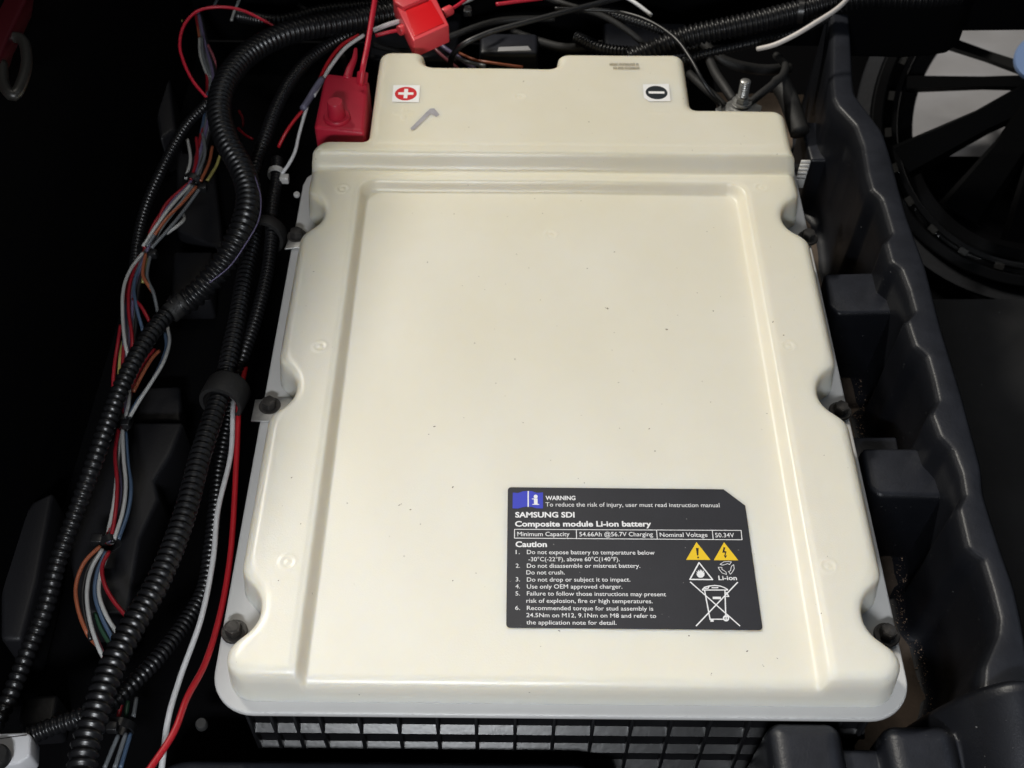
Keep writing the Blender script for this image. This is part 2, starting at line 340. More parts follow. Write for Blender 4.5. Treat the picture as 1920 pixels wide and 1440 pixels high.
for a in [('WARNING', 1023, 1079, 937.5, 7.5, .022), ('To reduce the risk of injury, user must read instruction manual', 1023, 1349.5, 949.6, 7.6, 0, 951),
          ('SAMSUNG SDI', 966, 1077.5, 970, 10, .03), ('Composite module Li-ion battery', 965.6, 1221.5, 987, 10, .03),
          ('Minimum Capacity', 970, 1068, 1005.2, 7.8, .004), ('54.66Ah @56.7V Charging', 1086.5, 1224.5, 1005.5, 7.8, .004), ('Nominal Voltage', 1237.5, 1327, 1006.6, 7.8, .004), ('50.34V', 1341.5, 1377, 1007.3, 7.8, .004),
          ('Caution', 966.5, 1025.5, 1025.3, 10.2, .03), ('1.', 967, 974.5, 1038.8, 7.6, 0), ('Do not expose battery to temperature below', 988, 1227.5, 1038.8, 7.6, .004, 1040),
          ('-30°C(-22°F), above 60°C(140°F).', 991, 1162, 1052.2, 7.6, .004), ('2.', 967, 975, 1064.5, 7.6, 0), ('Do not disassemble or mistreat battery.', 988, 1200.5, 1064.5, 7.6, .004),
          ('Do not crush.', 987, 1059, 1077, 7.6, .004), ('3.', 967, 975, 1090, 7.6, 0), ('Do not drop or subject it to impact.', 988, 1182, 1090.4, 7.6, .004),
          ('4.', 966.5, 975, 1103.2, 7.6, 0), ('Use only OEM approved charger.', 988, 1167, 1103.5, 7.6, .004), ('5.', 966.5, 975, 1116.5, 7.6, 0),
          ('Failure to follow those instructions may present', 988, 1249, 1116.4, 7.6, .004, 1118), ('risk of explosion, fire or high temperatures.', 987, 1224, 1130, 7.6, .004, 1131),
          ('6.', 966, 975, 1143.5, 7.6, 0), ('Recommended torque for stud assembly is', 988, 1225, 1143.6, 7.6, .004, 1145), ('24.5Nm on M12, 9.1Nm on M8 and refer to', 987, 1230.5, 1157, 7.6, .004, 1158.5),
          ('the application note for detail.', 987, 1156, 1170.6, 7.6, .004, 1171.5), ('Li-ion', 1347.5, 1382, 1087.5, 8.2, .02)]:
    text(a[0], a[1], a[2], a[3], a[4], a[5], label, v1=a[6] if len(a) > 6 else None)
def pp(L, z=None): return [at(u, v, ZP if z is None else z)[:2] for u, v in L]
def strokes(name, segs, w, m, parent, z=None, loc=None):
    """flat strokes of width w px joined in one print mesh"""
    z = z or ZP; V = []; Fc = []
    for L in segs:
        P = np.array([at(u, v, z) for u, v in L]); ww = w * .5 / 35.
        for a, b in zip(P[:-1], P[1:]):
            t = (b - a) / (np.linalg.norm(b - a) + 1e-9); n_ = np.array([-t[1], t[0], 0]) * ww; i = len(V)
            z_ = np.array([0, 0, .0004 * len(V) / 4])
            V += [a - t * ww * .6 + n_ + z_, a - t * ww * .6 - n_ + z_, b + t * ww * .6 - n_ + z_, b + t * ww * .6 + n_ + z_]; Fc.append((i, i + 1, i + 2, i + 3))
    return mk(name, V, Fc, m, parent, False)
def r4(L): return [(1260 + x / 7.2, 1000 + y / 7.2) for x, y in L]
def circ(c, r, n=24): return [(c[0] + r * math.cos(2 * math.pi * i / n), c[1] + r * math.sin(2 * math.pi * i / n)) for i in range(n)]
strokes('table_frame', [[(964.8, 992.5), (1389.5, 994.5)], [(1389.5, 994.5), (1391.3, 1012)], [(1391.3, 1012), (964.6, 1009)], [(964.6, 1009), (964.8, 992.5)],
        [(1080.6, 993), (1081, 1009.8)], [(1231, 993.8), (1232.4, 1010.8)], [(1335.5, 994.2), (1337.2, 1011.6)]], 1.5, INK, label)
for tri, sym in (([(330, 118), (190, 358), (520, 360)], [[(322, 198), (360, 198), (355, 300), (337, 300)]]),
                 ([(702, 120), (565, 363), (895, 365)], [[(695, 188), (720, 190), (708, 238), (736, 246), (722, 298), (708, 296), (714, 262), (678, 262)], [(698, 298), (742, 300), (720, 338)]])):
    t = flat('warning_triangle', pp(r4(tri)), ZP, YEL, label, .006)
    V = []; Fc = []
    for k, L in enumerate(sym + ([r4(circ((352, 327), 13, 16))] if len(sym) == 1 else [])):
        Lq = L if (len(sym) == 1 and k == 1) else r4(L)
        i = len(V); V += [(*at(u, v, ZP)[:2], ZP + .0085) for u, v in Lq]; Fc.append(tuple(range(i, i + len(Lq))))
    mk('warning_symbol', V, Fc, BLK, label, False)
strokes('fire_triangle', [r4([(365, 395), (242, 622)]), r4([(242, 622), (547, 624)]), r4([(547, 624), (365, 395)])], 2.6, INK, label)
fl_ = [(383, 600), (355, 592), (335, 565), (330, 540), (345, 548), (330, 510), (352, 525), (352, 492), (372, 515), (380, 485), (392, 512), (405, 488), (408, 520), (430, 500), (425, 535), (438, 528), (436, 570), (415, 595)]
flat('flame_symbol', pp(r4(fl_)), ZP, INK, label, .004)
cxr, cyr = 738, 462; rs = []
for k in range(3):
    a0 = math.radians(-90 + 120 * k)
    def rp(ang, rad): return (cxr + rad * 1.12 * math.cos(a0 + math.radians(ang)), cyr + 4 + rad * .95 * math.sin(a0 + math.radians(ang)))
    rs.append(r4([rp(-52, 62), rp(-58, 95), rp(-22, 92), rp(14, 92), rp(34, 102), rp(36, 58), rp(10, 62), rp(-14, 52), rp(-52, 62)]))
strokes('recycling_symbol', rs, 1.1, INK, label)
binl = [[(248, 658), (915, 1248)], [(885, 662), (328, 1248)], [(440, 770), (515, 1165)], [(715, 770), (725, 1100)], [(410, 765), (752, 765)],
        [(412, 758), (440, 728), (500, 712), (580, 704), (650, 712), (705, 732), (750, 758)], [(515, 1160), (695, 1160)], [(490, 740), (500, 714)], [(440, 745), (490, 742)], [(735, 800), (766, 852), (735, 852)], [(730, 1115), (730, 1180)],
        [(540, 735), (620, 735)]]
strokes('crossed_bin', [r4(L) for L in binl], 2.3, INK, label)
strokes('bin_plate', [r4([(560, 872), (650, 872)])], 5.0, INK, label, ZP + .004)
wc = circ((730, 1147), 32, 20); strokes('bin_wheel', [r4(wc + wc[:1])], 2.8, INK, label, ZP + .006)
strokes('bin_foot', [r4([(528, 1178), (552, 1178)])], 4.6, INK, label, ZP + .004)
def r1(L): return [(940 + x / 7.68, 900 + y / 7.68) for x, y in L]
bk = flat('book_symbol', pp(r1([(165, 182), (240, 188), (310, 165), (380, 158), (440, 162), (510, 186), (600, 180), (600, 410), (510, 408), (440, 388), (380, 382), (310, 392), (240, 412), (162, 408)])), ZP, BLUE, label, .006)
V = []; Fc = []
for L in (r1([(378, 160), (396, 160), (396, 388), (378, 390)]), r1([(470, 268), (522, 268), (522, 352), (470, 352)]), r1([(447, 346), (545, 346), (545, 358), (447, 358)]), r1([(437, 268), (472, 268), (472, 280), (440, 278)]), r1(circ((495, 240), 28))):
    i = len(V); V += [(*at(u, v, ZP)[:2], ZP + .0085 + .001 * len(V) / 10) for u, v in L]; Fc.append(tuple(range(i, i + len(L))))
mk('information_mark', V, Fc, INK, label, False)
# polarity stickers
ZS = 3.79
def poly_z(L, z): return [at(u, v, z)[:2] for u, v in L]
def sticker(corn, cen, cm, bars, name, lab):
    s = flat(name, poly_z(corn, ZS), ZS, STICK, bat, .02); s['label'] = lab
    c = at(*cen, ZS); flat('disc', [(c[0] + .80 * math.cos(a * .1309), c[1] + .80 * math.sin(a * .1309)) for a in range(48)], ZS + .022, cm, s, .004)
    for k, (hx, hy) in enumerate(bars):
        flat('symbol_bar', [(c[0] - hx, c[1] - hy), (c[0] + hx, c[1] - hy), (c[0] + hx, c[1] + hy), (c[0] - hx, c[1] + hy)], ZS + .028 + .002 * k, STICK, s, .003)
sticker([(735, 191), (785.5, 192), (787.5, 160), (737.5, 160)], (761, 176), REDP, [(.55, .14), (.14, .55)], 'plus_sticker', 'white square sticker with white plus on red disc')
sticker([(1217, 190), (1257.5, 190), (1254, 157.5), (1205.5, 158.5), (1207, 183)], (1231, 174), BLKP, [(.58, .13)], 'minus_sticker', 'white sticker with white minus on black disc')
flat('marker_stroke', poly_z([(770, 240), (806, 204), (814, 203), (824, 215), (818, 219), (808, 213), (777, 243), (771, 244)], ZS), ZS, MARK, bat, .003)
V = []; Fc = []
for row, (va, ua, ub) in enumerate(((120.5, 1143, 1197), (127.5, 1150, 1198))):
    u = ua
    while u < ub:
        w = 1.8; i = len(V); 
        for du, dv in ((0, 2.2), (w, 2.2), (w, -2.2), (0, -2.2)): V.append(at(u + du, va + dv, 3.80))
        Fc.append((i, i + 1, i + 2, i + 3)); u += 2.6 if (int(u) % 11) else 4
mk('date_stamp', V, Fc, FAINT, bat, False)
# lid bolts
BZ = [(438, 1180), (505, 757), (556, 438), (1665, 1186), (1577, 766), (1516, 441)]
for k, (u, v) in enumerate(BZ):
    z = .5; c = at(u, v, .45)
    c = np.array([c[0], c[1], .075])
    b = cyl('bolt', c + [0, 0, .16], (0, 0, 1), .46, .52, BOLT, bat, 6, .07)
    me = b.data; me.polygons.foreach_set('use_smooth', [False] * len(me.polygons))
    cyl('bolt_flange', c, (0, 0, 1), .70, .2, BOLT, b, 28, .06)
    cyl('bolt_dish', c + [0, 0, .68], (0, 0, 1), .33, .03, BOLT, b, 24, .01)

# ---------------------------------------------------------------- tray
tray = empty('battery_tray', (22, 15, -9))
tag(tray, 'black moulded plastic tray with wavy wall around the cream battery', 'battery tray')
ZR = 1.2; ZF = -9.0
inner = [(1556, -30), (1560, 68), (1559, 150), (1562, 182), (1570, 198), (1603, 233), (1617, 271), (1625, 322), (1634, 354), (1652, 371), (1658, 390), (1672, 438), (1660, 452), (1670, 490), (1689, 504), (1703, 540), (1715, 584), (1700, 601), (1715, 647),
         (1738, 667), (1750, 710), (1759, 751), (1746, 775), (1762, 817), (1786, 843), (1802, 886), (1809, 928), (1797, 953), (1814, 1026), (1842, 1048), (1859, 1102), (1873, 1158), (1870, 1189), (1845, 1248), (1842, 1290), (1850, 1400)]
outer = [(1588, -30), (1596, 68), (1600, 150), (1603, 176), (1638, 222), (1655, 244), (1671, 293), (1700, 400), (1738, 504), (1766, 615), (1804, 737), (1842, 879), (1845, 925), (1877, 1026), (1904, 1102), (1918, 1165), (1935, 1260), (1950, 1400)]
foot = [(1500, 40), (1535, 300), (1560, 400), (1590, 560), (1642, 712), (1639, 733), (1644, 765), (1665, 810), (1680, 900), (1700, 1000), (1715, 1074), (1713, 1106), (1724, 1161), (1743, 1182), (1765, 1286), (1755, 1340), (1745, 1380), (1745, 1500)]
def xin(L, z, yv):
    P = np.array([at(u, v, z) for u, v in L]); P = P[np.argsort(P[:, 1])]; return np.interp(yv, P[:, 1], P[:, 0])
yy = np.arange(at(1845, 1310, 1.2)[1], 62, .22)
xi, xo, xf = xin(inner, ZR, yy), xin(outer, ZR, yy), xin(foot, ZF, yy)
def sm(a, n=3):
    k = np.ones(n) / n; return np.convolve(np.pad(a, n // 2, mode='edge'), k, 'valid')
xi, xo, xf = sm(xi, 1), sm(xo, 5), sm(xf, 5)
V = []; rows = []
xf = np.minimum(xf, xi - .5)
zprof = [0, .25, .5, .75, .92]
for i, y in enumerate(yy):
    w = .34; row = [(xf[i] - .8, y, ZF)]
    for t in zprof: row.append((xf[i] + (xi[i] - .12 - xf[i]) * t ** .75, y, ZF + (ZR - .35 - ZF) * t / .92 if t > 0 else ZF + .15))
    for a in (20, 45, 70, 90): row.append((xi[i] + w * (1 - math.cos(math.radians(a))), y, ZR - .35 + .35 * math.sin(math.radians(a))))
    row.append(((xi[i] + xo[i]) / 2, y, ZR + .03))
    for a in (90, 60, 30, 0): row.append((xo[i] - .3 * (1 - math.cos(math.radians(a))), y, ZR - .3 + .3 * math.sin(math.radians(a))))
    row.append((xo[i] + .4, y, ZR - 5)); row.append((xo[i] + 1.2, y, -18)); rows.append(row)
nr = len(rows[0]); V = [p_ for row in rows for p_ in row]
Fc = [(i * nr + j, i * nr + j + 1, (i + 1) * nr + j + 1, (i + 1) * nr + j) for i in range(len(rows) - 1) for j in range(nr - 1)]
mk('side_wall', V, [f[::-1] for f in Fc], TRAY, tray)
# dusty bottom of the gutter beside the battery
gx = np.arange(15.5, 24, .3); gy = np.arange(-7, 64, .35); GX, GY = np.meshgrid(gx, gy)
GZ = ZF + .12 * np.sin(GX * 1.3) * np.sin(GY * .9)
hfield('tray_floor', GX, GY, GZ, GX < np.interp(GY, yy, xf) + .3, TRAYF, tray)
gv, gf = [], []
for _ in range(900):
    y_ = random.uniform(0, 36); xr_ = float(np.interp(y_, yy, xf)); x_ = xr_ - abs(random.gauss(0, .55)) + .1
    if x_ < 17.2: continue
    c_ = np.array([x_, y_, ZF + .12]); s_ = random.uniform(.02, .075); i_ = len(gv)
    gv += [c_ + np.array([random.uniform(-1, 1), random.uniform(-1, 1), random.uniform(-.3, .9)]) * s_ for _k in range(4)]
    gf += [(i_, i_ + 1, i_ + 2), (i_, i_ + 2, i_ + 3), (i_, i_ + 3, i_ + 1), (i_ + 1, i_ + 3, i_ + 2)]
gr = mk('grit', gv, gf, DIRT, tray, False); gr['kind'] = 'stuff'
def ridge(name, L, z, r, m=DIRT, parent=None):
    C = catmull(pts([(u, v, z) for u, v in L]), .2); rr = r * (.5 + .5 * np.abs(np.sin(np.arange(len(C)) * 1.7) * np.cos(np.arange(len(C)) * .61)) + .2); rr[0] = rr[-1] = .02
    V, Fc = sweep(C, rr, 6); return mk(name, V, Fc, m, parent)
ridge('dirt_line', [(1640, 730), (1643, 762), (1652, 790), (1662, 808)], ZF + .1, .22, DIRT, tray)
ridge('dirt_line', [(1717, 1080), (1714, 1105), (1722, 1158), (1740, 1182), (1752, 1235), (1763, 1288), (1757, 1335), (1744, 1374)], ZF + .1, .10, DIRT, tray)
ringc = [(1722 + 16 * math.cos(a), 1368 + 13 * math.sin(a), ZF + 1.2) for a in np.linspace(math.pi, 2 * math.pi, 9)]
wire('drain_ring', ringc, .09, DIRT, tray)
def pblock(name, L, z, zb, bev, parent=tray):
    P = [at(u, v, z)[:2] for u, v in L]; return prism(name, P[::-1], zb, z, TRAY, parent, bev, 4)
pblock('spacer_block', [(1545, 512), (1652, 509), (1676, 521), (1697, 586), (1572, 588), (1553, 572)], -1.8, -8.9, .30)
pblock('spacer_block', [(1614, 838), (1740, 838), (1768, 856), (1790, 934), (1650, 930), (1626, 912)], -1.8, -8.9, .38)
pblock('spacer_step', [(1590, 818), (1682, 818), (1690, 862), (1600, 862)], -3.2, -8.9, .2)
pblock('spacer_block', [(1500, 225), (1600, 235), (1620, 300), (1520, 300)], -3.5, -8.9, .3)
# front wall with rounded bumps (height field)
fx = np.arange(-24, 34, .12); fy = np.arange(-9, 3.2, .12); FX, FY = np.meshgrid(fx, fy)
def box2(x0, x1, y0, y1, top, r, k, rnd): return wallprof(sdbox(FX, FY, x0, x1, y0, y1, rnd), top, r, k, -9.5)
yb = at(900, 1420, -3.6)[1]
H = box2(-22, 3.2, -8.8, yb + .02, -3.6, .5, 30, 2.6)
b1 = at(1456, 1364, 0); b2 = at(1562, 1364, 0); b3 = at(1672, 1370, 0); b4 = at(1775, 1370, 0)
H = smax(H, box2(b1[0] - .8, b2[0] + .8, -8.5, b1[1] + .75, .15, 1.0, 30, 1.1), .5)
H = smax(H, box2(b3[0] - .8, b4[0] + .8, -8.5, b3[1] + .75, .15, 1.0, 30, 1.1), .5)
q = at(1620, 1412, -1.2)
H = smax(H, box2(b1[0], b4[0], -8.8, q[1] + .6, -1.2, .5, 30, .3), .5)
c1 = at(1885, 1290, 2.0)
hump = 2.8 - ((FX - c1[0] - .6) / 1.5) ** 2 * .9 - (np.maximum(0, FY - c1[1] + .2) / .8) ** 2 * 1.5 - np.maximum(0, c1[1] - .5 - FY) * .33
H = smax(H, np.maximum(hump, -9.5), 1.2)
base_ = -1.6 + .25 * (FX - b4[0]) - np.maximum(0, FY - q[1] - .3) * 4
H = smax(H, np.where(FX > b4[0] - .5, np.maximum(base_, -9.5), -9.5), .8)
H = np.maximum(H, -9.5)
hfield('front_wall', FX, FY, H, H > -9.4, TRAY, tray)

# ---------------------------------------------------------------- wheel seen through the opening, pale ground beyond
wz = -22
hub = at(1975, 215, wz); vd = CAM - hub; vd /= np.linalg.norm(vd)
vd = vd + np.array([.0, .0, .25]); vd /= np.linalg.norm(vd)
e1 = np.cross([0, 1, 0], vd); e1 /= np.linalg.norm(e1); e2 = np.cross(vd, e1)
dep = np.linalg.norm(CAM - hub); pc = F / dep
wheel = empty('cart_wheel', hub); tag(wheel, 'black spoked wheel with glossy rim behind the tray wall', 'wheel')
def ring(R0, R1, h, zoff, m, name, n=96):
    V = []; Fc = []; prof = [(R0, -h), (R0, h * .7), (R0 + (R1 - R0) * .12, h), (R1 - (R1 - R0) * .12, h), (R1, h * .6), (R1, -h)]
    for i in range(n):
        a = 2 * math.pi * i / n; d_ = math.cos(a) * e1 + math.sin(a) * e2
        for rr, zz in prof: V.append(hub + d_ * rr + vd * (zz + zoff))
    k = len(prof)
    for i in range(n):
        for j in range(k - 1): Fc.append((i * k + j, i * k + j + 1, ((i + 1) % n) * k + j + 1, ((i + 1) % n) * k + j))
    return mk(name, V, Fc, m, wheel, sharp=35)
Rp = 320 / pc
ring(Rp * .91, Rp * 1.0, .9, -1.0, TYRE, 'tyre')
ring(Rp * .845, Rp * .905, .7, .2, GLOSSBLK, 'rim_lip')
ring(Rp * .775, Rp * .81, .5, -1.0, GLOSSBLK, 'rim_bead')
ring(Rp * .70, Rp * .90, .5, -3.4, GLOSSBLK, 'rim_barrel')
for k in range(26):
    a = 2 * math.pi * k / 26; rr = Rp * .82; d_ = math.cos(a) * e1 + math.sin(a) * e2
    t_ = -math.sin(a) * e1 + math.cos(a) * e2
    V = [hub + d_ * (rr + sr) + t_ * st + vd * (.1 + sz) for sz in (-.6, .35) for sr, st in ((-.35, -.5), (.35, -.5), (.35, .5), (-.35, .5))]
    mk('rim_rib', V, [(0, 1, 2, 3), (7, 6, 5, 4), (0, 4, 5, 1), (1, 5, 6, 2), (2, 6, 7, 3), (3, 7, 4, 0)], RIBM, wheel, False)
hs = at(1992, 150, wz + 2)
for k, (tu, tv, wp) in enumerate(((1725, 58, 20), (1700, 153, 24), (1690, 300, 50), (1800, 400, 60), (1925, 455, 60), (2080, 440, 60), (2200, 300, 60), (2190, 60, 60))):
    e_ = at(tu, tv, wz - 1); d_ = e_ - hs; Lr = np.linalg.norm(d_); d_ /= Lr; t_ = np.cross(vd, d_); t_ /= np.linalg.norm(t_); wd = wp / pc
    V = []
    for rr, w0 in ((Lr * .04, wd * .6), (Lr * .5, wd * .45), (Lr, wd * .62)):
        for st, sz in ((-1, -.9), (-.75, .4), (.75, .4), (1, -.9)): V.append(hs + d_ * rr + t_ * st * w0 + vd * (sz - .6))
    Fc = [(i * 4 + j, i * 4 + (j + 1) % 4, (i + 1) * 4 + (j + 1) % 4, (i + 1) * 4 + j) for i in range(2) for j in range(4)] + [(3, 2, 1, 0), (8, 9, 10, 11)]
    mk('spoke', V, Fc, SPOKE, wheel, sharp=30)
capm = mat('pale_blue_cap', (.22, .32, .55), .3)
cc = at(1946, 112, -18); cap = cyl('drink_cap', cc, vd, 38 / (F / np.linalg.norm(CAM - cc)), 1.2, capm, None, 40, .35)
tag(cap, 'pale blue round cap over the top of the black wheel', 'cap')
gq0 = at(1690, 292, -34); gq1 = at(2100, 20, -34)
g = mk('ground', [(gq0[0], gq0[1], -34), (gq1[0], gq0[1], -34), (gq1[0], gq1[1], -34), (gq0[0], gq1[1], -34)], [(0, 1, 2, 3)], CONCRETE, smooth=False)
tag(g, kind='structure')
# dark footwell mat beyond the tray wall
fw = prism('footwell_mat', [at(*p_)[:2] for p_ in ((1690, 560, -19), (1960, 560, -19), (2300, 1500, -19), (1850, 1500, -19))][::-1], -20, -19, mat('black_rubber_mat', (.010, .010, .011), .8, bump=.6, bscale=60, vary=.5, vscale=12, specks=.25, speck_col=(.05, .05, .05)), None, .1)
tag(fw, 'black rubber mat beyond the wavy wall at right', 'mat')
# cross beam at top right
cb = empty('cross_beam', at(1740, 60, 2)); tag(cb, 'black cross beam above the wheel opening', 'beam')
P0 = [at(u, v, -3)[:2] for u, v in ((1540, 108), (1690, 112), (1745, 108), (1776, 103), (1796, 84), (1802, 62), (1990, 60), (1990, -60), (1540, -60))]
prism('beam_body', P0[::-1][::-1], -3, 3, DARK, cb, .5, 4)

# ---------------------------------------------------------------- left side wall, red body panel
lw = empty('side_panel', (-36, 30, 0)); tag(lw, 'dark body panel with maroon edge and grey handle at far left', 'body panel')
wl = [(-31.5, -30), (-31.5, 75), (-33, 75), (-33, -30)]
V = [(-32.5, -30, -9), (-32.5, 95, -9), (-32.5, 95, 35), (-32.5, 58, 33.4), (-32.5, 46, 31.6), (-32.5, 35, 29.7), (-32.5, 24, 27), (-32.5, -30, 15)]
V2 = [(x - .2, y, z) for x, y, z in V]
n = len(V); Fc = [tuple(range(n)), tuple(range(n, 2 * n))[::-1]] + [(i, i + n, (i + 1) % n + n, (i + 1) % n) for i in range(n)]
mk('inner_panel', V + V2, Fc, DARK, lw, False)
ZM = 17.8
P0 = [at(u, v, ZM)[:2] for u, v in ((-120, -60), (58, -60), (48, 0), (14, 70), (-2, 115), (-60, 200), (-160, 200))]
prism('maroon_edge', P0[::-1], ZM - 1.2, ZM, MAROON, lw, .15, 3)
wire('handle_loop', [(12, 70, 17.3), (38, 72, 17.3), (50, 110, 17.3), (42, 152, 17.3), (25, 180, 17.3), (8, 160, 17.3), (4, 120, 17.3)], .32, mat('grey_handle', (.02, .019, .017), .4, bump=.3), lw)
# dark bulkheads at the back and left of the bay
bh = empty('bulkhead', (-5, 58, 0)); tag(bh, 'black bulkhead behind the wiring at the top', 'bulkhead')
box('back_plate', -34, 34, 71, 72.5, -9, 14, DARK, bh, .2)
for (u0, v0, u1, v1, z) in ((900, 60, 1010, 100, -2), (700, 20, 860, 110, -4), (1130, 40, 1300, 110, -3)):
    a = at(u0, v0, z); b = at(u1, v1, z); box('bracket', min(a[0], b[0]), max(a[0], b[0]), min(a[1], b[1]), max(a[1], b[1]), -9, z, TRAY, bh, .4)
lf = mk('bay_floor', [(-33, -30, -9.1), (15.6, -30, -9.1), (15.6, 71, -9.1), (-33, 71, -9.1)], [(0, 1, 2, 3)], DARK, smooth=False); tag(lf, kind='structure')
ls = empty('wiring_trough', (-25, 15, -9)); tag(ls, 'black moulded trough under the wires left of the battery', 'trough')
def blk(L, z, bev=.3): P = [at(u, v, z)[:2] for u, v in L]; return prism('trough_block', P[::-1], -8.9, z, TROUGH, ls, bev, 3)
blk([(235, 790), (345, 790), (322, 850), (290, 900), (298, 935), (262, 1010), (240, 1150), (150, 1150), (120, 1000), (180, 860)], -5)
blk([(325, 470), (400, 470), (395, 560), (320, 560)], -6.5); blk([(265, 725), (338, 722), (340, 790), (250, 790)], -6.8)
blk([(60, 940), (100, 920), (70, 1090), (40, 1200), (0, 1200), (0, 1020)], -4.5)
blk([(40, 1305), (110, 1300), (100, 1360), (30, 1365)], -6.2); blk([(262, 30), (300, 10), (330, 240), (300, 260)], -5)
blk([(330, 280), (400, 300), (420, 470), (330, 430)], -7.5)
cyl('trough_pin', at(380, 1362, -6), (0, 0, 1),   .34, .5, mat('dull_zinc', (.10, .10, .10), .5, metal=.7, bump=.3), ls, 20, .1)

# ---------------------------------------------------------------- corrugated conduits
def cond(L, r, label, **k): o = conduit('corrugated_conduit', L, r, **k); tag(o, label, 'conduit', 'corrugated black wire conduits'); return o
big = [(760, 22, 0), (640, 42, 1), (540, 62, 2), (470, 98, 2.6), (425, 150, 3), (411, 205, 3), (424, 262, 2.8), (452, 315, 2.6), (466, 362, 2.4), (460, 410, 2.2), (436, 465, 1.6), (398, 520, .6), (355, 562, -.4), (322, 580, -.8)]
cond(big, .98, 'thickest black conduit arching from the red fuse holder down the left', pitch=.50, r2=.86)
s_ = wire('conduit_seam', [(478, 330, 3.3), (489, 372, 3.1), (484, 415, 2.9), (462, 455, 2.6), (430, 500, 1.8), (393, 530, 1.3)], .045, WP); tag(s_, 'thin violet wire lying along the slit of the thickest conduit', 'wire')
cond([(765, 35, -1), (700, 52, -1), (640, 72, -.8), (588, 104, -.5), (548, 148, -.3), (520, 198, -.2), (500, 250, -.3), (483, 298, -.6), (470, 350, -1), (460, 420, -2)], .52, 'slimmer conduit curving down just right of the thickest one', pitch=.36)
main = [(485, 380, -2.5), (474, 450, -2), (458, 520, -1.6), (446, 590, -1.2), (432, 660, -.8), (418, 725, -.3), (398, 785, .3), (374, 860, .9), (352, 945, 1.4), (326, 1022, 1.8), (292, 1100, 2.2), (248, 1175, 2.6), (212, 1245, 2.9), (182, 1330, 3.1), (160, 1400, 3.2), (150, 1470, 3.2)]
cond(main, .56, 'long glossy conduit running through the lower clamp to the bottom edge', pitch=.47, r2=.72)
cond([(520, 300, -1.2), (518, 340, -1.2), (510, 390, -1.4), (508, 450, -1.6), (502, 505, -1.7), (490, 560, -1.7), (475, 612, -1.8), (458, 660, -1.9), (440, 715, -2.2), (425, 800, -2.4), (410, 880, -2.6), (404, 950, -2.8), (395, 1030, -3), (382, 1105, -3), (348, 1165, -2.6), (290, 1240, -1.6), (235, 1295, -1), (195, 1335, -.8)], .46, 'conduit nearest the battery passing under both clamps', pitch=.34)
cond([(330, 574, -.8), (300, 604, -.4), (262, 658, 0), (228, 725, 0), (200, 800, -.4), (172, 880, -1), (140, 968, -2), (110, 1050, -2.8), (84, 1145, -3.4), (55, 1215, -3.8), (12, 1320, -4), (-30, 1400, -4)], .60, 'conduit crossing over the coloured wires toward the lower left', pitch=.46, r2=.48)
cond([(392, 190, -2), (352, 232, -2.4), (325, 275, -2.8), (300, 325, -3.2), (278, 375, -3.8), (262, 430, -4.4), (250, 520, -5), (238, 620, -5.5)], .42, 'thin dark conduit slanting at the upper left beside the black panel', pitch=.32)
cond([(200, 1318, -.8), (150, 1345, -1), (100, 1362, -1.2), (56, 1380, -1.4)], .50, 'short conduit entering the white connector at the bottom left', pitch=.34)
cond([(1180, 112, -1), (1240, 88, -.2), (1292, 68, .6), (1350, 55, 1.2), (1420, 40, 1.8), (1500, 20, 2.4), (1570, 2, 3.2), (1640, -6, 4), (1720, -4, 4.4), (1800, -14, 4.6)], .92, 'thick ribbed conduit at the top right above the minus terminal', pitch=.42)
cond([(1262, 122, -1), (1310, 104, -.6), (1370, 90, 0), (1430, 76, .4), (1500, 56, .8), (1560, 30, .8)], .40, 'slim ribbed conduit under the thick one at the top right', pitch=.32)
cond([(1080, 70, -2), (1130, 92, -2), (1190, 98, -2), (1260, 92, -2), (1330, 84, -2)], .55, 'dull conduit directly behind the right end of the lid', pitch=.3)
cond([(1060, 16, 0), (1120, 22, 0), (1170, 34, 0), (1220, 50, 0), (1270, 70, -.5)], .40, 'short glossy conduit behind the thin black cable', pitch=.3)
cond([(760, 8, -2), (690, 12, -2), (600, 22, -2), (520, 40, -2), (450, 30, -3)], .6, 'conduit half hidden at the top behind the red cable', pitch=.34)
tp = wire('tape_wrap', [(348, 562, -.3), (332, 577, -.6), (318, 588, -.7)], .72, RUBBER); tag(tp, 'black tape wrap where the thick conduit narrows', 'tape')

# ---------------------------------------------------------------- p clamps
def pclamp(cen, span, tabL, rad, label, zt=.12, tilt=(.18, 1, -.15)):
    t = empty('pipe_clamp', at(*cen)); tag(t, label, 'clamp', 'rubber lined clamps holding the conduits')
    c = at(*cen); ax = np.array(tilt, float); ax /= np.linalg.norm(ax)
    s1 = np.cross(ax, [0, 0, 1]); s1 /= np.linalg.norm(s1); s2 = np.cross(s1, ax)
    n = 30; V = []; w = span
    A = [math.radians(a) for a in np.linspace(-60, 215, n)]
    for a in A:
        d_ = math.cos(a) * s1 + math.sin(a) * s2
        for rr, ww in ((rad, -w), (rad + .24, -w), (rad + .30, -w * .8), (rad + .30, w * .8), (rad + .24, w), (rad, w)): V.append(c + d_ * rr + ax * ww)
    k = 6; Fc = [(i * k + j, i * k + (j + 1) % k, (i + 1) * k + (j + 1) % k, (i + 1) * k + j) for i in range(n - 1) for j in range(k)] + [tuple(range(k)), tuple(range((n - 1) * k, n * k))[::-1]]
    mk('rubber_band', V, Fc, RUBBER, t, sharp=50)
    P = [at(u, v, .3)[:2] for u, v in tabL]
    prism('metal_tab', P[::-1], zt, zt + .14, STEEL, t, .04, 2)
    return t
pclamp((422, 742, -.7), .85, [(470, 788), (478, 748), (540, 745), (560, 752), (530, 790)], 1.12, 'lower rubber lined clamp with steel tab around two conduits')
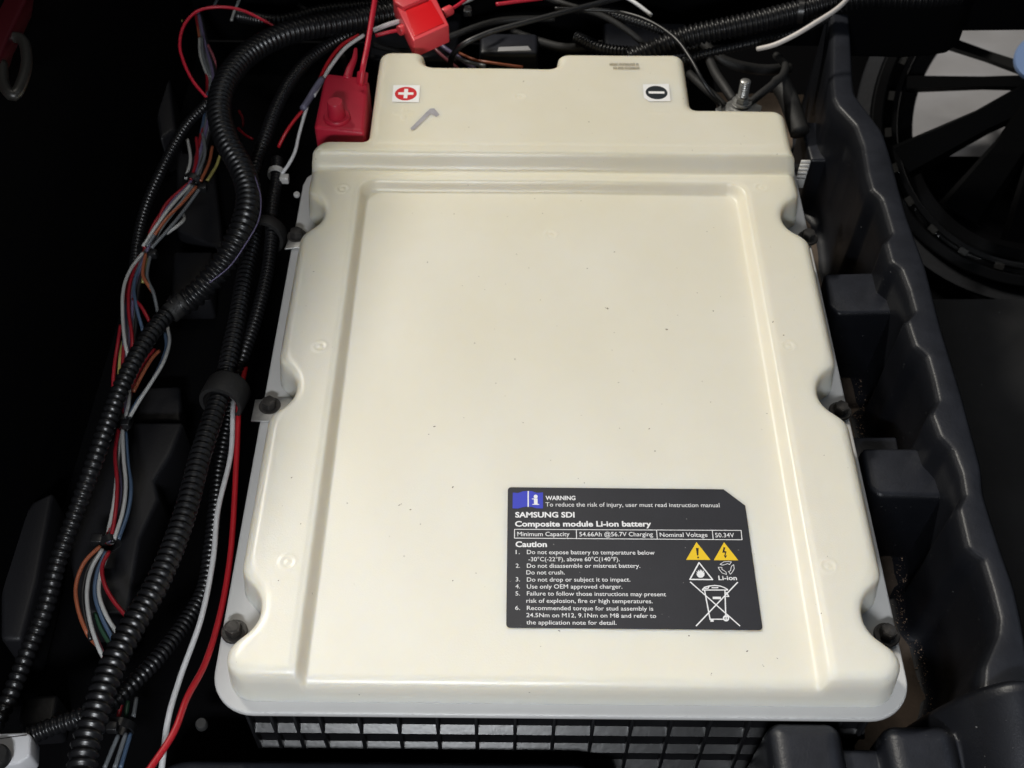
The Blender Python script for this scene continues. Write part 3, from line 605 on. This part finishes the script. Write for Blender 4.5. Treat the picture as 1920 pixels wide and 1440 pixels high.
pclamp((500, 440, -2.0), .50, [(533, 466), (545, 436), (585, 434), (580, 460)], 1.15, 'upper rubber lined clamp tucked beside the thick conduit')

# ---------------------------------------------------------------- cable ties
def tie(cen, axis, r, m, label, w=.22, head=None, hs=.4):
    t = empty('cable_tie', at(*cen)); tag(t, label, 'cable tie', 'nylon cable ties')
    c = at(*cen); ax = np.array(axis, float); ax /= np.linalg.norm(ax); s1 = np.cross(ax, [0, 0, 1]); s1 /= np.linalg.norm(s1); s2 = np.cross(s1, ax); V = []; n = 28
    for i in range(n):
        a = 2 * math.pi * i / n; d_ = math.cos(a) * s1 + math.sin(a) * s2
        for rr, ww in ((r, -w), (r + .12, -w), (r + .12, w), (r, w)): V.append(c + d_ * rr + ax * ww)
    Fc = [(i * 4 + j, i * 4 + (j + 1) % 4, ((i + 1) % n) * 4 + (j + 1) % 4, ((i + 1) % n) * 4 + j) for i in range(n) for j in range(4)]
    mk('strap', V, Fc, m, t, sharp=40)
    if head:
        h = at(*head); box('tie_head', h[0] - hs, h[0] + hs, h[1] - hs * .9, h[1] + hs * .9, h[2] - .4, h[2] + .15, m, t, .08)
    return t
tie((518, 326, -1.2), (0, 1, 0), .52, TIEW, 'white nylon cable tie on the conduit beside the lid corner', head=(533, 333, -.9), hs=.33)
tie((362, 343, -2.6), (.5, 1, 0), .72, TIEB, 'black cable tie around the coloured wires nearest the top', head=(380, 350, -2.0), hs=.3)
tie((276, 470, -3.2), (.5, 1, 0), .62, TIEB, 'black cable tie where the coloured wires pass the crossing conduit', head=(286, 474, -2.6), hs=.3)
tie((233, 790, -3), (.1, 1, 0), .42, TIEB, 'black cable tie with square head above the blue and white wires', head=(235, 793, -2.2), hs=.28)
tie((206, 1018, -3), (-.5, 1, 0), .50, TIEB, 'black cable tie where the wires fan out', head=(182, 1010, -2.6), hs=.34)
tie((228, 1362, -4), (.1, 1, 0), .62, TIEB, 'black cable tie around wires at the bottom left', head=(210, 1362, -3.2), hs=.3)
tie((1502, 20, 2.4), (1, -.2, .1), .92, TIEB, 'black cable tie around the thick conduit at the top right')
tie((877, 20, 1.0), (1, .3, 0), .3, TIEB, 'small black cable tie beside the red fuse holder', head=(877, 20, 1.6), hs=.34)

# ---------------------------------------------------------------- colour coded wire harness on the left
hr = empty('wire_harness', at(240, 600, -3)); tag(hr, 'bundle of coloured wires tied along the left of the conduits', 'wires')
path = [(372, 20, -4), (385, 90, -3.6), (398, 150, -3), (392, 220, -3), (378, 290, -2.6), (362, 343, -2.4), (328, 385, -2.4), (298, 425, -2.6), (277, 470, -2.8), (252, 535, -3), (246, 610, -3), (240, 700, -3.2), (236, 790, -3), (226, 850, -3.4), (228, 930, -3.2), (206, 1018, -2.8)]
spread = [.4, .5, .6, .6, .6, .38, .7, .6, .32, .6, .6, .6, .22, .3, .35, .3]
cols_ = [WG, WR, WW, WP, WK, WR, WG, WB, WG, WK, WW, WO, WG, WR]
for k in range(14):
    ph = random.uniform(0, 6.28); L = []
    for i, ((u, v, z), s) in enumerate(zip(path, spread)):
        a = ph + .35 * math.sin(i * .9 + k); off = s * (.35 + .65 * ((k * 7) % 14) / 13)
        p_ = at(u, v, z); L.append(p_ + np.array([math.cos(a) * off, 0, math.sin(a) * off * .6]))
    V, Fc = sweep(catmull(L, .3), .135, 8); mk('wire', V, Fc, cols_[k], hr)
extra = [  # loose runs that can be told apart in the photo: colour, points
    (WW, [(268, 474, -2.4), (245, 505, -2.2), (232, 540, -2), (230, 590, -2), (236, 650, -2.2), (244, 680, -3)]),
    (WR, [(262, 480, -2.8), (244, 530, -2.6), (241, 580, -2.4), (248, 640, -2.4), (244, 690, -3)]),
    (WR, [(250, 560, -2.6), (265, 575, -2.4), (280, 602, -2.6)]),
    (WB, [(272, 480, -2.8), (252, 530, -2.6), (256, 575, -2.4), (268, 620, -3)]),
    (WG, [(282, 476, -2.8), (276, 520, -2.4), (288, 550, -2.2), (296, 585, -2.6)]),
    (WO, [(273, 476, -2.4), (268, 515, -2.2), (278, 535, -2.2), (290, 552, -2.6)]),
    (WY, [(278, 478, -2.9), (270, 505, -2.6), (268, 530, -2.8)]),
    (WW, [(314, 612, -3), (318, 640, -2.6), (306, 680, -2.2), (285, 715, -2), (262, 750, -2.2), (240, 788, -2.6)]),
    (WB, [(310, 625, -3.2), (312, 650, -3), (298, 690, -2.6), (278, 725, -2.4), (256, 755, -2.6), (238, 790, -3)]),
    (WO, [(299, 657, -2.4), (285, 672, -2.2), (268, 700, -2.2), (250, 735, -2.6)]),
    (WR, [(290, 655, -3.2), (270, 680, -3), (252, 715, -3), (240, 760, -3)]),
    (WR, [(226, 610, -3), (220, 650, -3), (214, 690, -3.4), (212, 725, -4), (216, 770, -4.5)]),
    (WY, [(229, 640, -3.6), (226, 665, -3.4), (224, 690, -3.6), (222, 730, -4.2)]),
    (WW, [(242, 720, -2.6), (242, 750, -2.4), (234, 788, -2.6)]),
    (WR, [(222, 805, -2.8), (216, 850, -2.6), (220, 910, -2.4), (216, 965, -2.4), (208, 1010, -2.6)]),
    (WW, [(230, 805, -2.8), (232, 860, -2.6), (236, 910, -2.4), (230, 960, -2.4), (214, 1012, -2.6)]),
    (WW, [(226, 805, -3.1), (222, 850, -3), (214, 940, -2.8), (200, 1010, -2.9)]),
    (WB, [(236, 810, -3), (240, 870, -2.9), (246, 915, -2.7), (240, 960, -2.7), (222, 1012, -2.8)]),
    (WO, [(188, 1024, -2.6), (160, 1052, -2.6), (143, 1095, -2.6), (146, 1140, -2.6), (165, 1190, -3), (182, 1210, -4)]),
    (WK, [(194, 1028, -2.8), (168, 1060, -2.8), (155, 1110, -2.8), (158, 1150, -2.8), (170, 1200, -3)]),
    (WW, [(192, 1030, -2.4), (172, 1065, -2.3), (163, 1110, -2.2), (168, 1160, -2.4), (185, 1215, -2.8), (198, 1240, -3.4)]),
    (WB, [(198, 1034, -2.7), (182, 1075, -2.6), (178, 1115, -2.6), (190, 1155, -2.8), (212, 1200, -3)]),
    (WW, [(202, 1036, -2.6), (188, 1080, -2.5), (186, 1115, -2.5), (200, 1155, -2.7), (226, 1196, -3)]),
    (WR, [(205, 1034, -2.5), (192, 1060, -2.4), (196, 1095, -2.3), (212, 1125, -2.5), (245, 1165, -2.8)]),
    (WGR, [(178, 1150, -3), (190, 1180, -3), (215, 1222, -3)]),
    (WPK, [(170, 1175, -3), (184, 1205, -3), (200, 1243, -3.2)]),
    (WR, [(228, 1318, -4), (222, 1345, -4)]), (WGR, [(240, 1315, -4), (236, 1345, -4)]), (WG, [(256, 1308, -4), (250, 1345, -4)]),
    (WG, [(236, 1375, -4), (215, 1440, -4)]), (WG, [(222, 1378, -4), (196, 1440, -4)]), (WB, [(245, 1375, -4.2), (226, 1440, -4.2)]),
    (WW, [(312, 438, -2.6), (332, 424, -2.4), (345, 412, -2.6), (345, 402, -3)]),
    (WG, [(378, 70, -3), (382, 110, -2.8), (395, 145, -2.8)]), (WW, [(374, 72, -3.2), (376, 105, -3), (392, 150, -3)]), (WPK, [(390, 85, -3.4), (402, 112, -3.2), (404, 130, -3.2)]),
    (WY, [(332, -8, -4), (334, 18, -4), (340, 40, -4)]), (WPK, [(322, -8, -4), (328, 20, -4)]),
    (WW, [(452, -8, -3), (440, 20, -3), (434, 38, -3)]), (WG, [(410, -6, -4), (400, 14, -4)]),
    (WR, [(352, 345, -2.2), (310, 385, -2.1), (290, 430, -2.4), (270, 465, -2.6)]), (WW, [(357, 347, -2.0), (322, 385, -1.9), (292, 425, -2.2), (268, 462, -2.5)]),
    (WG, [(362, 348, -1.9), (335, 385, -1.9), (304, 420, -2.1), (275, 462, -2.5)]), (WO, [(368, 350, -1.9), (342, 380, -1.9), (312, 410, -2.0), (290, 440, -2.2)]),
    (WG, [(374, 354, -2.1), (352, 385, -2.2), (320, 425, -2.2), (284, 465, -2.5)]),
    (WW, [(352, 262, -2.4), (357, 300, -2.2), (348, 335, -2.2)]), (WR, [(368, 258, -2.4), (370, 295, -2.2), (358, 336, -2.0)]), (WG, [(380, 250, -2.4), (384, 290, -2.2), (366, 336, -2.0)]),
    (WO, [(398, 275, -2.6), (392, 305, -2.4), (376, 340, -2.2)]), (WY, [(412, 292, -2.8), (406, 310, -2.8), (388, 340, -2.6)]),
]
for m_, L in extra: wire('wire', L, .125, m_, hr, step=.2, seg=8)

# ---------------------------------------------------------------- single wires
def sw(L, r, m, label, cat='wire', name=None, group=None, **k): o = wire(name or 'wire', L, r, m, **k); tag(o, label, cat, group); return o
sw([(516, 52, -1), (490, 36, -.5), (450, 18, 0), (410, 13, .2), (372, 20, .2), (346, 46, 0), (337, 85, -.4), (346, 120, -.8), (362, 152, -1.2), (390, 186, -1.8)], .13, WRB, 'thin red wire looping wide at the top left', seg=10)
sw([(706, -20, 5), (698, 30, 5), (688, 90, 4.5), (680, 130, 4), (676, 160, 3)], .21, WRB, 'thick bright red cable rising from the red terminal boot', 'cable', 'battery_cable')
sw([(446, 698, -2.6), (440, 738, -2), (437, 762, -1.4), (433, 850, -1.2), (408, 960, -.8), (400, 1045, -.6), (377, 1160, -.4), (338, 1270, -.2), (316, 1345, 0), (302, 1450, 0)], .16, WL, 'long white wire beside the red one left of the lid', step=.2)
sw([(460, 690, -2.2), (452, 730, -1.8), (448, 762, -1.5), (444, 850, -1.4), (432, 1040, -1), (412, 1155, -.4), (384, 1245, .4), (350, 1310, 1.4), (325, 1375, 1.8), (275, 1450, 2)], .175, WRL, 'long red wire sweeping down beside the lid to the bottom', step=.2)
sw([(682, 66, 1.2), (650, 88, 1.2), (622, 122, 1.2), (604, 152, 1.2), (588, 180, 1.2)], .15, WL, 'white wire above the purple splice')
sw([(672, 66, .6), (642, 84, .7), (616, 116, .9), (598, 152, 1.0), (585, 180, 1.1)], .15, WRL, 'red wire above the purple splice')
sw([(604, 148, 1.3), (592, 165, 1.3), (580, 185, 1.2), (568, 204, 1.2)], .26, SHRINK, 'purple grey heat shrink splice beside the red boot', 'splice', 'heat_shrink')
sw([(572, 202, 1.0), (550, 228, .4), (534, 252, -.2), (522, 276, -1)], .13, WRL, 'short red wire below the purple splice')
sw([(576, 200, 1.1), (568, 226, .8), (560, 255, .4), (553, 285, 0), (540, 310, -.4), (528, 326, -.8)], .13, WL, 'white wire from the purple splice to the white tie')
sw([(700, 57, 1.6), (725, 47, 1.8), (756, 38, 1.8)], .20, WL, 'short white lead left of the red fuse holder')
sw([(704, 67, 1.6), (730, 60, 1.8), (762, 54, 1.8)], .15, WRB, 'short red lead entering the left of the fuse holder')
sw([(838, 22, 2), (858, 10, 2), (882, -8, 2)], .14, WRB, 'red lead leaving the right of the fuse holder')
sw([(930, 8, 0), (975, 2, 0), (1040, -6, 0)], .16, WRB, 'red wire at the top behind the black cable')
sw([(866, 6, 1.2), (885, -2, 1.2), (900, -12, 1.2)], .14, WW, 'small white wire end beside the fuse holder')
sw([(844, 128, -2), (848, 105, 0), (868, 84, 1.5), (915, 62, 2.2), (985, 42, 2.6), (1060, 22, 2.8), (1130, 4, 2.8), (1200, -14, 2.8)], .24, WK, 'glossy black battery cable curving behind the lid', 'cable', 'battery_cable')
sw([(1040, 16, 2), (1100, 18, 2), (1160, 22, 2), (1218, 40, 2.4), (1266, 72, 2.4), (1296, 112, 2.2), (1318, 152, 1.6), (1340, 182, .6), (1364, 204, -.8)], .15, WK, 'thin black cable arching down to the minus terminal', 'cable', 'ground_cable')
sw([(1168, -8, 1.2), (1192, 6, 1.2), (1222, 29, .8)], .16, WL, 'short white wire between the black cables')
sw([(1600, -14, 5), (1570, 16, 5), (1530, 42, 4.6), (1490, 66, 3.8), (1452, 84, 3), (1420, 92, 2.2)], .19, mat('cream_wire', (.62, .58, .55), .45), 'cream wire lying diagonally over the conduits at top right')
sw([(448, 208, -2.6), (455, 222, -2.6), (456, 238, -2.8)], .10, WR, 'faint red wire stub between the two upper conduits')
sw([(446, 240, -1.8), (458, 252, -1.8), (474, 262, -1.8)], .11, WRB, 'small bright red wire end between the two upper conduits')
sw([(800, 72, -2), (822, 98, -2), (842, 116, -2.4), (860, 130, -3)], .15, WPK, 'pink wire ducking behind the lid')
sw([(808, 66, -2), (836, 92, -2), (866, 112, -2.4), (890, 128, -3)], .20, WP, 'violet wire ducking behind the lid')
sw([(862, 100, -2), (890, 112, -1.6), (930, 119, -1.4), (980, 126, -2)], .12, WO, 'orange wire along the back edge of the lid')
sw([(850, 106, -2), (875, 116, -1.8), (910, 124, -1.6)], .16, WG, 'grey wire along the back edge of the lid')
mb = prism('marker_strip', [at(u, v, -1.5)[:2] for u, v in ((933, 96), (996, 94), (990, 86), (935, 88))], -1.6, -1.5, mat('grey_strip', (.30, .30, .31), .5), None, .02); tag(mb, 'small pale grey strip behind the lid notch', 'strip')
nb = cyl('clip_end', at(557, 368, -.9), (0, 0, 1), .24, .3, TIEW, None, 16, .08); tag(nb, 'small white clip end left of the lid', 'clip')

for L, r, lb in (([(700, 84, -3), (760, 96, -3), (840, 70, -2.6), (930, 40, -2), (1040, 34, -2)], .30, 'dull black cable behind the notch at the back of the lid'),
                 ([(960, 60, -3), (1010, 78, -3), (1060, 90, -3), (1130, 84, -3)], .42, 'black sleeved cable low behind the back edge of the lid'),
                 ([(1010, -10, 1), (1060, 8, 1), (1130, 30, .6), (1180, 60, 0), (1220, 95, -1)], .26, 'black cable dropping behind the minus sticker end of the lid'),
                 ([(1300, 60, -1), (1350, 110, -2), (1420, 130, -3), (1480, 128, -4)], .45, 'black sleeve crossing behind the bare stud'),
                 ([(560, 10, -3), (600, 40, -3), (640, 100, -3), (650, 130, -3)], .24, 'black wire dropping beside the purple splice')):
    sw(L, r, RUBBER, lb, 'cable', 'black_cable')
# ---------------------------------------------------------------- fuse holder
fh = empty('fuse_holder', at(790, 30, 2)); tag(fh, 'open red plastic fuse holder at the top centre', 'fuse holder')
Pf = [at(u, v, 3.0)[:2] for u, v in ((775, 77), (842, 47), (812, -16), (736, -4))]
prism('holder_body', Pf, 1.4, 3.0, FUSE, fh, .12, 3)
Pi = [at(u, v, 3.05)[:2] for u, v in ((777, 68), (833, 43), (808, 0), (758, 12))]
prism('inner_face', Pi, 2.9, 3.06, FUSED, fh, .03, 2)
Pw = [at(u, v, 3.3)[:2] for u, v in ((740, 4), (756, 14), (800, -4), (806, -30), (740, -20))]
prism('hinge_flap', Pw, 2.9, 3.35, FUSE, fh, .08, 2)
for a, b in (((748, 58, 2), (766, 50, 2)), ((830, 26, 2), (846, 18, 2))):
    A_, B_ = at(*a), at(*b); cyl('wire_boot', A_, B_ - A_, .42, float(np.linalg.norm(B_ - A_)), FUSE, fh, 20, .06)
# ---------------------------------------------------------------- red terminal boot
tb = empty('terminal_boot', at(640, 240, 2)); tag(tb, 'red vinyl terminal boot with round nub beside the plus sticker', 'terminal boot')
zb = 2.6
Pb = [at(u, v, zb)[:2] for u, v in ((588, 238), (683, 248), (692, 150), (680, 143), (612, 136), (606, 150))]
prism('boot_body', Pb, -.4, zb, BOOT, tb, .3, 4)
cbt = at(632, 222, zb)
cyl('nub_base', cbt - [0, 0, .1], (0, 0, 1), .98, .38, BOOT, tb, 32, .14); cyl('nub', cbt + [0, 0, .2], (0, 0, 1), .66, 1.3, BOOT, tb, 32, .07, r2=.56)
V, Fc = sweep(catmull(pts([(650, 150, 2.4), (656, 130, 2.7), (664, 112, 2.8), (667, 92, 2.8)]), .2), np.linspace(.36, .12, 20)[:len(catmull(pts([(650, 150, 2.4), (656, 130, 2.7), (664, 112, 2.8), (667, 92, 2.8)]), .2))], 10); mk('pull_tab', V, Fc, BOOT, tb)
cyl('cable_sleeve', at(677, 165, 2.2), at(680, 140, 3.0) - at(677, 165, 2.2), .42, 1.2, BOOT, tb, 20, .08)
# ---------------------------------------------------------------- minus terminal
mt = empty('battery_terminal', at(1390, 195, 0)); tag(mt, 'bare steel threaded stud with nut behind the right shoulder', 'terminal')
c = at(1389, 200, -.6)
C = np.array([c + [0, 0, z_] for z_ in np.arange(0, 2.5, .035)]); rr = .38 + .038 * np.sin(np.arange(len(C)) * 2 * math.pi / 6); rr[-1] = .26; rr[-2] = .33
V, Fc = sweep(C, rr, 20); mk('threaded_stud', V, Fc, STEEL, mt)
o = cyl('nut', c + [0, 0, .55], (0, 0, 1), .56, .42, STEEL, mt, 6, .05); o.data.polygons.foreach_set('use_smooth', [False] * len(o.data.polygons))
cyl('washer', c + [0, 0, .35], (0, 0, 1), .78, .18, STEEL, mt, 28, .03)
prism('cable_lug', [at(u, v, -.2)[:2] for u, v in ((1345, 212), (1425, 212), (1430, 196), (1400, 182), (1372, 184), (1342, 200))], -.6, -.35, STEEL, mt, .05, 2)
sw([(1292, 138, -.6), (1318, 162, -.4), (1340, 182, -.4), (1358, 200, -.6)], .34, RUBBER, 'black sleeved cable left of the bare stud', 'cable', 'sleeved_cable')
sw([(1400, 198, -.4), (1424, 178, -.2), (1452, 156, -.2), (1468, 140, -.4), (1472, 122, -.8), (1455, 104, -1.4)], .32, RUBBER, 'black sleeved cable right of the bare stud', 'cable', 'sleeved_cable')
sw([(1330, 112, -.8), (1342, 138, -.6), (1362, 168, -.4), (1376, 190, -.6)], .38, RUBBER, 'short black sleeve behind the bare stud', 'cable', 'sleeved_cable')
sw([(1460, 150, -1.5), (1480, 190, -2), (1500, 250, -3)], .8, RUBBER, 'broad black sleeve right of the lid shoulder', 'cable', 'sleeved_cable')
# ribbed white plug
pg = empty('ribbed_plug', at(1508, 318, -1)); tag(pg, 'small white ribbed plug beside the right edge of the lid', 'plug')
for k in range(6):
    a = at(1513 - k * 2.2, 301 + k * 7, -.8); box('plug_fin', a[0] - .42, a[0] + .28, a[1] - .09, a[1] + .09, -1.6, -.8, TIEW, pg, .03, 1)
a = at(1500, 320, -1.2); box('plug_core', a[0] - .3, a[0] + .25, a[1] - .9, a[1] + .9, -2.2, -1.25, TIEB, pg, .05)
# white connector bottom left
wcx = empty('wire_connector', at(25, 1400, -1)); tag(wcx, 'white connector with black line at the bottom left corner', 'connector')
prism('connector_shell', [at(u, v, -.6)[:2] for u, v in ((-40, 1440), (35, 1432), (56, 1416), (58, 1378), (50, 1372), (-40, 1376))], -2.2, -.6, mat('white_plastic', (.62, .62, .64), .4), wcx, .25, 3)
strokes('connector_line', [[(0, 1385), (50, 1378)]], 1.6, BLK, wcx, -.58)
cyl('connector_cap', at(0, 1425, -.4), (0, 0, 1), .62, .7, RUBBER, wcx, 24, .15)
